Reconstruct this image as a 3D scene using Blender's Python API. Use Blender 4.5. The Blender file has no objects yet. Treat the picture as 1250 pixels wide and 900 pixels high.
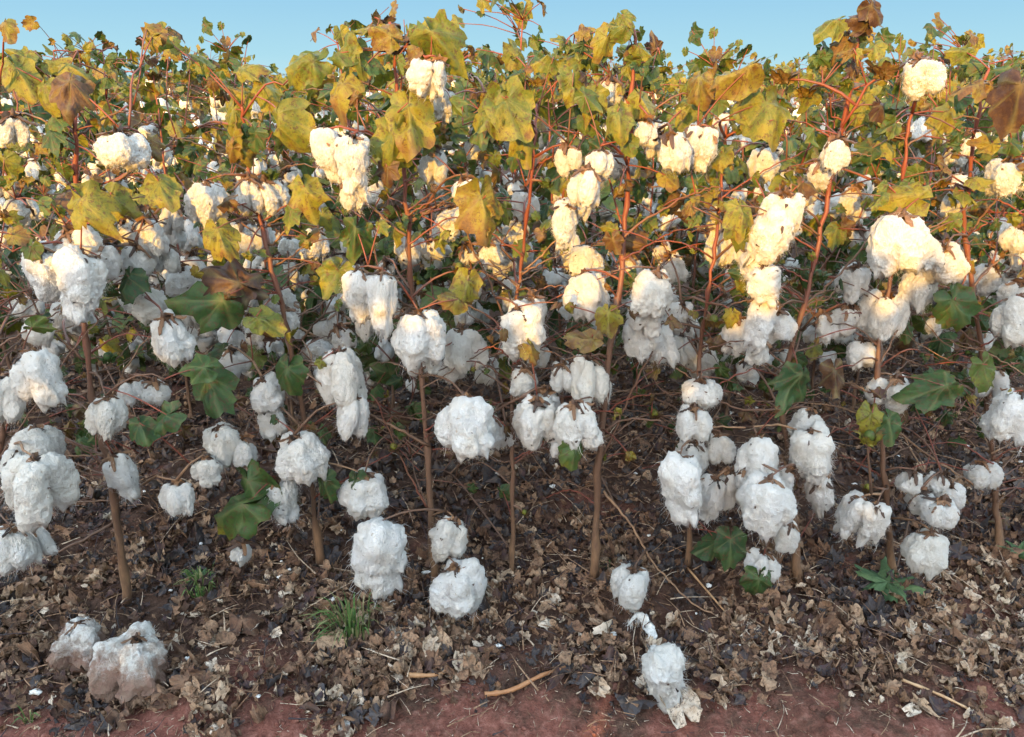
import bpy, math, random
import numpy as np
from mathutils import Vector, Matrix
C = bpy.context.scene.collection
PI = math.pi
R = math.radians
rng = random.Random(7)
nr = np.random.default_rng(7)

# ------------------------------------------------------------------ camera, sky, sun, exposure
H = 0.98
F = 909.0
PITCH = math.atan(345 / F)
SUN_EL, SUN_AZ = 8.2, 20.0            # sun low behind the camera, a little to the left
SUN_STRENGTH = 2.25
SKY_STRENGTH = 0.15
EXPOSURE = 2.3

cam = bpy.data.cameras.new('camera'); camo = bpy.data.objects.new('camera', cam); C.objects.link(camo)
camo.location = (0, 0, H); camo.rotation_euler = (PI / 2 - PITCH, 0, 0)
cam.sensor_width = 36; cam.lens = 36 * F / 1250
cam.clip_start = 0.05; cam.clip_end = 3000
sc = bpy.context.scene; sc.camera = camo

w = bpy.data.worlds.new('World'); sc.world = w; w.use_nodes = True
nt = w.node_tree; nt.nodes.clear()
sky = nt.nodes.new('ShaderNodeTexSky'); sky.sky_type = 'NISHITA'; sky.sun_disc = False
sdir = Vector((-math.sin(R(SUN_AZ)) * math.cos(R(SUN_EL)), -math.cos(R(SUN_AZ)) * math.cos(R(SUN_EL)), math.sin(R(SUN_EL))))
sky.sun_elevation = R(SUN_EL); sky.sun_rotation = math.atan2(sdir.x, sdir.y)
sky.air_density = 1.0; sky.dust_density = 0.6; sky.ozone_density = 1.0; sky.altitude = 400
bg = nt.nodes.new('ShaderNodeBackground'); bg.inputs[1].default_value = SKY_STRENGTH
wo = nt.nodes.new('ShaderNodeOutputWorld')
# clear evening sky: pale cyan low over the field, deeper blue above it, brighter overhead
geo = nt.nodes.new('ShaderNodeTexCoord'); sxyz = nt.nodes.new('ShaderNodeSeparateXYZ'); nt.links.new(geo.outputs['Generated'], sxyz.inputs[0])
def wramp(stops, k=1.0):
    r = nt.nodes.new('ShaderNodeValToRGB'); nt.links.new(sxyz.outputs[2], r.inputs[0])
    while len(r.color_ramp.elements) < len(stops): r.color_ramp.elements.new(.5)
    for e, (p, c) in zip(r.color_ramp.elements, stops): e.position = p; e.color = (c[0] * k, c[1] * k, c[2] * k, 1)
    return r.outputs[0]
lowsky = wramp([(0, (.54, .81, .88)), (.035, (.43, .74, .87)), (.12, (.30, .60, .85)), (.3, (.20, .45, .80))])
lk = nt.nodes.new('ShaderNodeVectorMath'); lk.operation = 'SCALE'; lk.inputs['Scale'].default_value = 1 / (SKY_STRENGTH * 2 ** EXPOSURE)
nt.links.new(lowsky, lk.inputs[0])
hk = nt.nodes.new('ShaderNodeVectorMath'); hk.operation = 'MULTIPLY'; hk.inputs[1].default_value = (3.7, 3.0, 2.42); nt.links.new(sky.outputs[0], hk.inputs[0])
wm = nt.nodes.new('ShaderNodeMix'); wm.data_type = 'RGBA'
nt.links.new(wramp([(.13, (0, 0, 0)), (.38, (1, 1, 1))]), wm.inputs[0]); nt.links.new(lk.outputs[0], wm.inputs[6]); nt.links.new(hk.outputs[0], wm.inputs[7])
nt.links.new(wm.outputs[2], bg.inputs[0]); nt.links.new(bg.outputs[0], wo.inputs[0])

sl = bpy.data.lights.new('sun', 'SUN'); sl.energy = SUN_STRENGTH; sl.angle = R(0.5); sl.color = (1.0, 0.53, 0.07)
so = bpy.data.objects.new('sun', sl); C.objects.link(so)
so.rotation_euler = (-sdir).to_track_quat('-Z', 'Y').to_euler(); so.location = (-2, -4, 4)
vs = sc.view_settings
vs.view_transform = 'Standard'; vs.look = 'None'; vs.gamma = 1; vs.use_curve_mapping = False; vs.exposure = EXPOSURE
cy = sc.cycles
cy.max_bounces = 6; cy.diffuse_bounces = 4; cy.glossy_bounces = 2; cy.transmission_bounces = 3; cy.transparent_max_bounces = 4
cy.use_denoising = True

# ------------------------------------------------------------------ pixel (of the 1250x900 photograph) -> world
CP, SP = math.cos(PITCH), math.sin(PITCH)
def pdir(px, py):
    a, b = px - 625, 450 - py
    return Vector((a, F * CP + b * SP, -F * SP + b * CP))
def at(px, py, Y):
    d = pdir(px, py); return Vector((0, 0, H)) + d * (Y / d.y)
def ground_Y(py):
    d = pdir(625, py); return d.y * (H / -d.z)
def mpp(px, py, Y):                      # metres per photo pixel there
    d = pdir(px, py); return Y / d.y
RIGHT = Vector((1, 0, 0)); UPV = Vector((0, SP, CP)); FWD = Vector((0, CP, -SP))

# ------------------------------------------------------------------ noise
_perm = nr.random((64, 64, 64)).astype(np.float32)
def vnoise(p):
    p = np.asarray(p, dtype=np.float64); i = np.floor(p).astype(int); f = p - i; f = f * f * (3 - 2 * f)
    def g(a, b, c): return _perm[(i[..., 0] + a) & 63, (i[..., 1] + b) & 63, (i[..., 2] + c) & 63]
    x, y, z = f[..., 0], f[..., 1], f[..., 2]
    c00 = g(0,0,0)*(1-x)+g(1,0,0)*x; c10 = g(0,1,0)*(1-x)+g(1,1,0)*x
    c01 = g(0,0,1)*(1-x)+g(1,0,1)*x; c11 = g(0,1,1)*(1-x)+g(1,1,1)*x
    return ((c00*(1-y)+c10*y)*(1-z) + (c01*(1-y)+c11*y)*z) * 2 - 1
def fbm(p, o=4, gain=.5):
    s = 0; a = 1; p = np.asarray(p, dtype=np.float64)
    for k in range(o): s = s + a * vnoise(p * (2.03 ** k) + 17.3 * k); a *= gain
    return s
def gh(x, y):                            # ground height
    p = np.stack([np.asarray(x, float), np.asarray(y, float), np.zeros(np.shape(x))], -1)
    near = np.exp(-((p[..., 1] - 1.5) / 6) ** 2)
    return 0.018 * fbm(p * 2.2, 2) * near + near * 0.013 * fbm(p * 11, 3) + near * 0.0045 * fbm(p * 50, 2)
def gh1(x, y): return float(gh(np.array([x]), np.array([y]))[0])

# ------------------------------------------------------------------ materials
def mat(name):
    m = bpy.data.materials.new(name); m.use_nodes = True
    n = m.node_tree; b = n.nodes['Principled BSDF']; return m, n, b
def N(n, t, **k):
    o = n.nodes.new(t)
    for a, v in k.items():
        if a in o.bl_rna.properties: setattr(o, a, v)
    return o
def noise(n, scale, detail=4, rough=.6, vec=None):
    t = N(n, 'ShaderNodeTexNoise'); t.inputs['Scale'].default_value = scale; t.inputs['Detail'].default_value = detail
    t.inputs['Roughness'].default_value = rough
    if vec is not None: n.links.new(vec, t.inputs['Vector'])
    return t.outputs['Fac']
def ramp(n, fac, stops, interp='LINEAR'):
    r = N(n, 'ShaderNodeValToRGB'); r.color_ramp.interpolation = interp
    while len(r.color_ramp.elements) < len(stops): r.color_ramp.elements.new(0.5)
    for e, (p, c) in zip(r.color_ramp.elements, stops): e.position = p; e.color = (*c, 1)
    n.links.new(fac, r.inputs[0]); return r.outputs[0]
def math_(n, op, a, b=None, clamp=False):
    m = N(n, 'ShaderNodeMath'); m.operation = op; m.use_clamp = clamp
    for i, v in enumerate((a, b)):
        if v is None: continue
        if isinstance(v, (int, float)): m.inputs[i].default_value = v
        else: n.links.new(v, m.inputs[i])
    return m.outputs[0]
def mix(n, fac, a, b, mode='MIX'):
    m = N(n, 'ShaderNodeMix'); m.data_type = 'RGBA'; m.blend_type = mode
    for s, v in ((m.inputs[0], fac), (m.inputs[6], a), (m.inputs[7], b)):
        if isinstance(v, (int, float)): s.default_value = v
        elif isinstance(v, tuple): s.default_value = (*v, 1)
        else: n.links.new(v, s)
    return m.outputs[2]
def bump(n, b, h, strength, dist):
    u = N(n, 'ShaderNodeBump'); u.inputs['Strength'].default_value = strength; u.inputs['Distance'].default_value = dist
    n.links.new(h, u.inputs['Height']); n.links.new(u.outputs[0], b.inputs['Normal'])
def attr(n, name):
    a = N(n, 'ShaderNodeAttribute'); a.attribute_name = name; return a.outputs['Fac']
def coord(n, which='Object'): return N(n, 'ShaderNodeTexCoord').outputs[which]

def leaf_material(name, stops, trans, vein_col, spot_col, rough=.55):
    m, n, b = mat(name)
    co = coord(n)
    rn = attr(n, 'rnd')
    f = math_(n, 'ADD', rn, math_(n, 'MULTIPLY', math_(n, 'SUBTRACT', noise(n, 48, 8, .78, co), .5), .80), True)
    col = ramp(n, f, stops)
    spots = ramp(n, noise(n, 110, 5, .8, co), [(.53, (0, 0, 0)), (.585, (1, 1, 1))])
    col = mix(n, math_(n, 'MULTIPLY', spots, .8), col, spot_col)
    col = mix(n, math_(n, 'MULTIPLY', attr(n, 'vein'), .28), col, vein_col)
    n.links.new(col, b.inputs['Base Color']); b.inputs['Roughness'].default_value = rough
    b.inputs['Specular IOR Level'].default_value = .35
    bump(n, b, math_(n, 'ADD', noise(n, 130, 5, .7, co), math_(n, 'MULTIPLY', attr(n, 'vein'), .6)), .8, .002)
    t = N(n, 'ShaderNodeBsdfTranslucent'); n.links.new(mix(n, 1.0, col, (1.0, 1.0, .55), 'MULTIPLY'), t.inputs[0])
    ms = N(n, 'ShaderNodeMixShader'); ms.inputs[0].default_value = trans
    n.links.new(b.outputs[0], ms.inputs[1]); n.links.new(t.outputs[0], ms.inputs[2])
    n.links.new(ms.outputs[0], n.nodes['Material Output'].inputs[0])
    return m
LEAF = leaf_material('cotton_leaf', [(0, (.016, .042, .016)), (.26, (.038, .080, .020)), (.46, (.078, .105, .018)), (.64, (.185, .165, .018)),
        (.8, (.140, .075, .022)), (1, (.050, .026, .024))], .22, (.20, .20, .08), (.075, .038, .018))
DRY = leaf_material('dry_leaf', [(0, (.062, .056, .060)), (.07, (.038, .034, .040)), (.14, (.055, .030, .034)), (.28, (.10, .050, .032)), (.52, (.25, .142, .085)), (.76, (.40, .275, .18)), (1, (.62, .52, .42))],
        .08, (.22, .15, .10), (.06, .035, .025), .8)
WEED = leaf_material('weed_leaf', [(0, (.04, .085, .04)), (.5, (.075, .14, .06)), (1, (.15, .20, .08))], .2, (.2, .3, .14), (.05, .1, .04))

def lint_material(name, dirty=False):
    m, n, b = mat(name); co = coord(n)
    mp = N(n, 'ShaderNodeMapping'); mp.inputs['Scale'].default_value = (1, 1, .45); n.links.new(co, mp.inputs[0])
    big = noise(n, 2.2, 3, .6, co)
    col = ramp(n, big, [(.3, (.74, .70, .64)), (.5, (.83, .815, .79)), (.7, (.85, .84, .83))])
    oi = N(n, 'ShaderNodeObjectInfo'); off = N(n, 'ShaderNodeVectorMath'); off.operation = 'ADD'; n.links.new(co, off.inputs[0]); n.links.new(oi.outputs['Random'], off.inputs[1])
    col = mix(n, ramp(n, oi.outputs['Random'], [(.45, (0, 0, 0)), (1, (.5, .5, .5))]), col, (.78, .73, .64))
    fleck = ramp(n, noise(n, 15, 3, .6, off.outputs[0]), [(.66, (0, 0, 0)), (.72, (1, 1, 1))])
    col = mix(n, math_(n, 'MULTIPLY', fleck, .6), col, (.40, .29, .18))
    stain = ramp(n, noise(n, 3.2, 4, .6, off.outputs[0]), [(.58, (0, 0, 0)), (.74, (1, 1, 1))])
    col = mix(n, math_(n, 'MULTIPLY', stain, .35), col, (.62, .53, .42))
    if dirty:
        sx = N(n, 'ShaderNodeSeparateXYZ'); n.links.new(co, sx.inputs[0])
        k = math_(n, 'ADD', math_(n, 'ADD', math_(n, 'MULTIPLY', sx.outputs[2], -1.5), -.02), math_(n, 'MULTIPLY', noise(n, 4, 6, .75, co), 1.5))
        fac = ramp(n, k, [(.30, (0, 0, 0)), (.62, (1, 1, 1))])
        col = mix(n, math_(n, 'MULTIPLY', fac, .9), col, (.30, .16, .11))
        col = mix(n, math_(n, 'MULTIPLY', ramp(n, noise(n, 6, 4, .7, co), [(.46, (0, 0, 0)), (.58, (1, 1, 1))]), .6), col, (.36, .26, .20))
    n.links.new(col, b.inputs['Base Color']); b.inputs['Roughness'].default_value = .95
    b.inputs['Specular IOR Level'].default_value = .1
    h = math_(n, 'ADD', noise(n, 9, 6, .72, mp.outputs[0]), math_(n, 'MULTIPLY', noise(n, 45, 3, .7, mp.outputs[0]), .45))
    bump(n, b, h, .75, .05)
    t = N(n, 'ShaderNodeBsdfTranslucent'); n.links.new(col, t.inputs[0])
    b.inputs['Subsurface Weight'].default_value = .3; b.inputs['Subsurface Radius'].default_value = (1.0, .95, .85); b.inputs['Subsurface Scale'].default_value = .006
    ms = N(n, 'ShaderNodeMixShader'); ms.inputs[0].default_value = .12
    n.links.new(b.outputs[0], ms.inputs[1]); n.links.new(t.outputs[0], ms.inputs[2])
    n.links.new(ms.outputs[0], n.nodes['Material Output'].inputs[0])
    return m
LINT = lint_material('cotton_lint'); LINT_DIRTY = lint_material('soiled_lint', True)

def bark_material(name, stops, sc_=60):
    m, n, b = mat(name); co = coord(n)
    mp = N(n, 'ShaderNodeMapping'); mp.inputs['Scale'].default_value = (1, 1, .25); n.links.new(co, mp.inputs[0])
    f = math_(n, 'ADD', attr(n, 'rnd'), math_(n, 'MULTIPLY', math_(n, 'SUBTRACT', noise(n, sc_, 4, .7, mp.outputs[0]), .5), .6), True)
    n.links.new(ramp(n, f, stops), b.inputs['Base Color']); b.inputs['Roughness'].default_value = .55
    b.inputs['Specular IOR Level'].default_value = .4
    bump(n, b, noise(n, 260, 3, .6, mp.outputs[0]), .6, .001)
    return m
BARK = bark_material('stem_bark', [(0, (.25, .145, .08)), (.2, (.115, .066, .043)), (.45, (.12, .062, .040)), (.7, (.15, .042, .028)), (1, (.19, .046, .026))])
BURR = bark_material('dry_burr', [(0, (.03, .02, .016)), (.4, (.085, .045, .028)), (.75, (.19, .10, .05)), (1, (.32, .19, .10))], 40)

def soil_material():
    m, n, b = mat('soil'); co = coord(n)
    f1 = noise(n, 7, 8, .75, co); f2 = noise(n, 70, 5, .75, co)
    brown = ramp(n, f2, [(.25, (.035, .020, .015)), (.5, (.085, .048, .034)), (.75, (.17, .10, .075))])
    red = ramp(n, f2, [(.25, (.085, .030, .024)), (.5, (.20, .078, .058)), (.8, (.38, .19, .15))])
    sx = N(n, 'ShaderNodeSeparateXYZ'); n.links.new(co, sx.inputs[0])
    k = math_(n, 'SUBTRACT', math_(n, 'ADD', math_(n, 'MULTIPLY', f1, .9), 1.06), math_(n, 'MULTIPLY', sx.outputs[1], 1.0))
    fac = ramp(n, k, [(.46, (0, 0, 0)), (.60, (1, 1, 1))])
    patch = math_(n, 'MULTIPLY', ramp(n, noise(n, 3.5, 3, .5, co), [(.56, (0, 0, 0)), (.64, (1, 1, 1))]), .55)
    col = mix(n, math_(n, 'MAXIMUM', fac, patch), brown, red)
    n.links.new(col, b.inputs['Base Color']); b.inputs['Roughness'].default_value = .95; b.inputs['Specular IOR Level'].default_value = .15
    bump(n, b, math_(n, 'ADD', f2, math_(n, 'MULTIPLY', noise(n, 240, 4, .7, co), .5)), 1.0, .008)
    return m
SOIL = soil_material()
GRASS = leaf_material('grass_blade', [(0, (.05, .12, .035)), (.5, (.10, .19, .05)), (.8, (.22, .21, .10)), (1, (.36, .30, .18))], .2, (.1, .2, .05), (.2, .2, .08))

# ------------------------------------------------------------------ mesh builder
class MB:
    def __init__(s): s.v = []; s.f = []; s.m = []; s.a = []; s.b = []; s.n = 0
    def add(s, v, f, m, rnd=.5, vein=0.):
        v = np.asarray(v, float).reshape(-1, 3); s.v.append(v)
        n = s.n; s.f.extend([tuple(i + n for i in q) for q in f]); s.m.extend([m] * len(f)); s.n += len(v)
        s.a.append(np.broadcast_to(np.asarray(rnd, float), (len(v),))); s.b.append(np.broadcast_to(np.asarray(vein, float), (len(v),)))
    def mesh(s, name, smooth=True):
        me = bpy.data.meshes.new(name); v = np.concatenate(s.v)
        me.from_pydata(v.tolist(), [], s.f)
        used = []
        for q in s.m:
            if q not in used: used.append(q)
        for q in used: me.materials.append(q)
        ix = {q: i for i, q in enumerate(used)}
        if len(used) > 1: me.polygons.foreach_set('material_index', [ix[q] for q in s.m])
        me.polygons.foreach_set('use_smooth', [smooth] * len(me.polygons))
        for nm, arr in (('rnd', s.a), ('vein', s.b)):
            at_ = me.attributes.new(nm, 'FLOAT', 'POINT'); at_.data.foreach_set('value', np.concatenate(arr).astype(np.float32))
        me.update(); return me
    def build(s, name, parent=None, smooth=True):
        o = bpy.data.objects.new(name, s.mesh(name, smooth)); C.objects.link(o)
        if parent: o.parent = parent
        return o

def tag(o, label=None, cat=None, group=None, kind=None):
    if label: o['label'] = label
    if cat: o['category'] = cat
    if group: o['group'] = group
    if kind: o['kind'] = kind
    return o

def spline(pts, n):
    P = [np.array(p, float) for p in pts]
    if len(P) == 2: return np.array([P[0] + (P[1] - P[0]) * t for t in np.linspace(0, 1, n)])
    P = [2 * P[0] - P[1]] + P + [2 * P[-1] - P[-2]]; out = []; k = len(P) - 3
    for t in np.linspace(0, k, n):
        i = min(int(t), k - 1); u = t - i; a, b, c, d = P[i:i + 4]
        out.append(.5 * (2 * b + (c - a) * u + (2 * a - 5 * b + 4 * c - d) * u * u + (3 * b - a - 3 * c + d) * u ** 3))
    return np.array(out)
def tube(mb, path, r0, r1, m, rnd=.5, sides=7, wob=.12, knots=False):
    path = np.asarray(path); n = len(path)
    tan = np.gradient(path, axis=0); tan /= np.linalg.norm(tan, axis=1)[:, None] + 1e-9
    ref = np.array([.31, .87, .38]); V = []
    for i in range(n):
        t = tan[i]; a = np.cross(t, ref); a /= np.linalg.norm(a) + 1e-9; b = np.cross(t, a)
        r = (r0 + (r1 - r0) * i / (n - 1)) * (1 + ((.38 if i % 4 == 2 else 0) + .9 * math.exp(-i / 1.3) if knots else 0)) * (1 + wob * (rng.random() - .5) * 2)
        for k in range(sides):
            th = 2 * PI * k / sides; V.append(path[i] + (a * math.cos(th) + b * math.sin(th)) * r)
    Fc = [(i * sides + k, i * sides + (k + 1) % sides, (i + 1) * sides + (k + 1) % sides, (i + 1) * sides + k) for i in range(n - 1) for k in range(sides)]
    Fc.append(tuple(range(sides - 1, -1, -1))); Fc.append(tuple((n - 1) * sides + k for k in range(sides)))
    mb.add(V, Fc, m, rnd)

# ------------------------------------------------------------------ leaf
LOB = [(0, 1.0), (10, .86), (20, .68), (30, .60), (40, .65), (50, .76), (56, .80), (64, .70), (78, .52), (92, .47), (106, .50), (116, .52), (132, .43), (150, .36), (168, .28), (177, .06)]
OVA = [(0, 1.0), (10, .90), (20, .79), (30, .72), (40, .68), (50, .66), (56, .66), (64, .64), (78, .59), (92, .55), (106, .53), (116, .50), (132, .46), (150, .42), (168, .36), (177, .06)]
HALF_A = [a for a, _ in LOB]
VEINA = {0, 56, 116}
FULL = [-a for a in HALF_A[::-1]] + HALF_A[1:]
def leaf_geo(size, lobed, fold, droop, rough, dry=0., res=4, seed=0.):
    ang = FULL if res >= 3 else FULL[::2]
    if res < 3 and 0 not in ang: ang = [a for a in FULL if abs(a) in (0, 30, 56, 92, 132, 177)]
    L = dict(LOB); O = dict(OVA); V = [(0, 0, 0)]; vein = [1.0]; rings = [.3, .6, .85, 1.0] if res >= 4 else ([.5, 1.0] if res >= 2 else [1.0])
    for t in rings:
        for a in ang:
            r = (L[abs(a)] * lobed + O[abs(a)] * (1 - lobed)) * t
            r *= 1 + .10 * math.sin(a * .11 + seed * 7) + .07 * math.sin(a * .31 + seed * 3)
            th = R(a); V.append((r * math.cos(th), r * math.sin(th), 0)); vein.append(1.0 if abs(a) in VEINA else 0.)
    V = np.array(V); x, y = V[:, 0].copy(), V[:, 1].copy()
    q = np.stack([x * 2.2 + seed, y * 2.2 + seed * .37, np.full_like(x, seed * 1.7)], -1)
    z = -fold * np.abs(y) * (1 - .35 * np.abs(y)) + rough * .24 * vnoise(q) + rough * .17 * vnoise(q * 2.7 + 5) - .02 * np.array(vein) * (x > .02)
    y = y * (1 - .35 * min(1, abs(fold)))
    k = droop; s = np.maximum(x, 0)
    x2 = np.where(s > 0, np.sin(k * s + 1e-6) / (k + 1e-6) if abs(k) > 1e-3 else s, x)
    z = z - np.where(s > 0, (1 - np.cos(k * s)) / (k + 1e-6), 0)
    if dry:                                              # curl across
        c = dry * 2.6; rr = 1 / c; y3 = np.sin(y * c) * rr; z = z + (1 - np.cos(y * c)) * rr; y = y3
    if res >= 3:
        jj = 1 + .055 * (2 * vnoise(np.stack([x * 9 + seed, y * 9, x * 0 + 3], -1))) * (np.hypot(V[:, 0], V[:, 1]) > .3); x2 = x2 * jj; y = y * jj
    P = np.stack([x2, y, z], -1) * size
    n = len(ang); Fc = []
    for i in range(n - 1): Fc.append((0, 1 + i, 2 + i))
    for k_ in range(len(rings) - 1):
        o = 1 + k_ * n
        for i in range(n - 1): Fc.append((o + i, o + n + i, o + n + i + 1, o + i + 1))
    return P, Fc, np.array(vein)
def frame(tip, nrm):
    x = Vector(tip).normalized(); z = Vector(nrm); z = (z - x * z.dot(x))
    if z.length < 1e-4: z = x.orthogonal()
    z.normalize(); y = z.cross(x)
    return np.array([x, y, z])                          # rows
def put_leaf(mb, pos, tip, nrm, size, col, lobed=.6, fold=.35, droop=.5, rough=.6, dry=0., res=4, material=None, node=None, thick=.0011):
    P, Fc, vein = leaf_geo(size, lobed, fold, droop, rough, dry, res, rng.random() * 50)
    W = P @ frame(tip, nrm) + np.array(pos)
    e = np.clip((np.linalg.norm(P, axis=1) / size - .45) * 2, 0, 1) * np.clip(vnoise(P / size * 3.5 + col * 40) + .25, 0, 1) * .38
    mb.add(W, Fc, material or LEAF, np.clip(col + e * (1 if (material or LEAF) is LEAF else 0), 0, 1), vein)
    if node is not None:
        a = np.array(node, float); b = np.array(pos, float); d = np.linalg.norm(b - a)
        mid = (a + b) / 2 + np.array([0, 0, .05 * d])
        tube(mb, spline([a, mid, b], 6 if res >= 3 else 3), .0014, .0010, BARK, rng.uniform(.45, .95), 5 if res >= 3 else 3)

# ------------------------------------------------------------------ boll
def ico(sub):
    import bmesh
    bm = bmesh.new(); bmesh.ops.create_icosphere(bm, subdivisions=sub, radius=1)
    v = np.array([x.co[:] for x in bm.verts]); f = [tuple(q.index for q in p.verts) for p in bm.faces]; bm.free(); return v, f
ICO = {k: ico(k) for k in (2, 3, 4, 5)}
def lint_mesh(seed, sub, shape, strands, material=None, name='boll'):
    g = np.random.default_rng(seed); D, Fc = ICO[sub]
    nl = int(g.choice([3, 4, 4, 5])); S = []
    for k in range(nl):
        ph = 2 * PI * k / nl + g.uniform(-.3, .3); L = g.uniform(.62, 1.18)
        if shape == 'hang':
            rad = g.uniform(.165, .20); sp = g.uniform(.19, .245)
            for j, tz in enumerate((.30, .17, .04, -.09, -.22, -.31)):
                o_ = sp * (.75 + .25 * math.sin(2.2 * j / 5) + .12 * (j / 5)); S.append((o_ * math.cos(ph) + g.normal(0, .012), o_ * math.sin(ph) + g.normal(0, .012), tz * L + g.normal(0, .015), rad * (.86, 1, 1.06, 1.08, .98, .72)[j]))
        elif shape == 'long':
            for j, tz in enumerate((.36, .26, .15, .03, -.09, -.21, -.33, -.42)):
                S.append((.12 * math.cos(ph) + g.normal(0, .02), .12 * math.sin(ph) + g.normal(0, .02), tz * L, g.uniform(.14, .18) * (1 if j < 4 else 1 - .13 * (j - 3))))
        else:
            for j, tz in enumerate((.15, .03, -.11, -.2)):
                S.append((.22 * math.cos(ph), .22 * math.sin(ph), tz * L + g.uniform(-.02, .02), g.uniform(.215, .235) * (.92, 1.05, 1, .8)[j]))
    S = np.array(S)
    def sdf(p):
        d = np.linalg.norm(p[:, None, :] - S[None, :, :3], axis=2) - S[None, :, 3]
        k = .016; return -k * np.log(np.exp(-d / k).sum(1)) 
    T = np.linspace(.95, .02, 90); r = np.full(len(D), .05); done = np.zeros(len(D), bool); prev = sdf(D * T[0])
    for i in range(1, len(T)):
        cur = sdf(D * T[i]); hit = (cur < 0) & ~done
        u = prev / (prev - cur + 1e-9); r[hit] = (T[i - 1] + (T[i] - T[i - 1]) * u)[hit]; done |= hit; prev = cur
    P = D * r[:, None]
    st = np.array([1, 1, .55])
    P = P + .055 * np.stack([vnoise(P * 2.6 + seed + 9 * c_) for c_ in range(3)], -1)
    nz = .042 * fbm(P * 4.5 * st + seed, 3) + .016 * (1 - 2 * np.abs(vnoise(P * 9 * st + seed))) + .014 * fbm(P * 20 * st + seed, 2, .6)
    if sub >= 5: nz = nz + .022 * fbm(P * 34 * st + seed, 3, .65)
    P = P + D * nz[:, None]
    low = np.clip(-P[:, 2] - .25, 0, 1)                  # ragged lower edge, pulled down
    P[:, 2] -= np.clip(low * 1.6, 0, .3) * (.6 * np.clip(vnoise(D * 9 + seed) - .1, 0, 1))
    mb = MB(); mb.add(P, Fc, material or LINT, .5)
    for _ in range(9 if strands > 400 else 0):            # long threads hanging from the lower edge
        i = int(g.choice(np.nonzero(P[:, 2] < -.2)[0])); p = P[i] * .97; L = g.uniform(.10, .30); wv = np.array([math.cos(i), math.sin(i), 0]) * g.uniform(.004, .008)
        q = [p, p + np.array([g.normal(0, .03), g.normal(0, .03), -.5 * L]), p + np.array([g.normal(0, .06), g.normal(0, .06), -L])]; V = []
        for j, c in enumerate(q): V += [c - wv * (1 - j * .4), c + wv * (1 - j * .4)]
        mb.add(V, [(0, 1, 3, 2), (2, 3, 5, 4)], material or LINT, .5)
    for _ in range(int(g.integers(2, 7)) if strands > 400 else 0):      # crumbs of dry leaf caught in the lint
        i = int(g.integers(len(P))); P_, F_, v_ = leaf_geo(g.uniform(.03, .075), .8, .4, 1.5, 1.5, .5, 1, g.uniform(0, 50)); mb.add(P_ @ frame(g.normal(0, 1, 3), D[i]) + P[i] * 1.012, F_, BURR, g.uniform(0, .7))
    ns = strands
    if ns:
        ids = g.choice(len(P), ns)
        for i in ids:
            p = P[i]; nrm = D[i] + g.normal(0, .35, 3); dn = np.array([g.normal(0, .8), g.normal(0, .8), g.normal(-.35, .8)])
            t = dn - nrm * dn.dot(nrm) / nrm.dot(nrm); t /= np.linalg.norm(t) + 1e-6
            L = g.uniform(.05, .19) * (1.5 if p[2] < -.35 else 1)
            wv = np.cross(t, nrm); wv = wv / (np.linalg.norm(wv) + 1e-6) * g.uniform(.0015, .0035)
            q = [p - nrm * .01 + t * L * u + nrm * .10 * L * math.sin(u * 2.8) * g.uniform(.3, 1.6) + np.array([0, 0, -.3 * L * u * u]) + g.normal(0, .005, 3) * (u > 0) for u in (0, .35, .7, 1)]
            V = []
            for j, c in enumerate(q): s_ = 1 - j * .28; V += [c - wv * s_, c + wv * s_]
            mb.add(V, [(0, 1, 3, 2), (2, 3, 5, 4), (4, 5, 7, 6)], material or LINT, .5)
    return mb.mesh(name)
def burr_mesh(seed, hi):
    g = np.random.default_rng(seed); mb = MB(); n = int(g.choice([3, 4, 5]))
    for k in range(n):
        ph = 2 * PI * k / n + g.uniform(-.3, .3); L = g.uniform(.16, .34); wd = g.uniform(.03, .06); out = g.uniform(.22, .40)
        V = []; m_ = 6 if hi else 3
        for i in range(m_ + 1):
            u = i / m_; rad = .03 + out * math.sin(u * 1.7) * (1 + .25 * u); z = .08 - L * u ** 1.4 + (.10 * u ** 4)
            ww = wd * (1 - u) ** .7 * (1 + .8 * u) + .004
            for s_ in (-1, 0, 1):
                V.append((rad * math.cos(ph) - s_ * ww * math.sin(ph), rad * math.sin(ph) + s_ * ww * math.cos(ph), z + (0 if s_ else .02) + g.normal(0, .016)))
        Fc = []
        for i in range(m_):
            for s_ in (0, 1): a = i * 3 + s_; Fc.append((a, a + 1, a + 4, a + 3))
        nv = len(V); V2 = [(x * .95, y * .95, z - .02) for x, y, z in V]
        mb.add(V + V2, Fc + [tuple(q + nv for q in f[::-1]) for f in Fc], BURR, g.uniform(.05, .8))
    tube(mb, [(0, 0, .22), (.01, 0, .12), (0, 0, .03)], .03, .07, BURR, .3, 6)
    for k in range(6 if hi else 2):
        ph = g.uniform(0, 6.28); t = Vector((math.cos(ph), math.sin(ph), g.uniform(-.7, .5))); P_, F_, v_ = leaf_geo(g.uniform(.22, .42), .9, .5, g.uniform(-1, 2), 1.2, .5, 2, g.uniform(0, 50))
        mb.add(P_ @ frame(t, (g.normal(), g.normal(), 1)) + np.array([0, 0, .04]), F_, BURR, g.uniform(0, .8))
    return mb.mesh('burr')
def variants(sub, strands, nper, base, hi, material=None):
    return {sh: [lint_mesh(base + 31 * i + 7 * j, sub, sh, strands, material) for i in range(nper)] for j, sh in enumerate(('hang', 'long', 'round'))}
BOLL_HI = variants(5, 1300, 6, 100, True)
BOLL_MID = variants(4, 160, 3, 500, False)
BOLL_LO = variants(3, 12, 2, 700, False)
BOLL_FAR = variants(2, 0, 2, 900, False)
BURR_HI = [burr_mesh(40 + i, True) for i in range(5)]
BURR_LO = [burr_mesh(60 + i, False) for i in range(3)]

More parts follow.
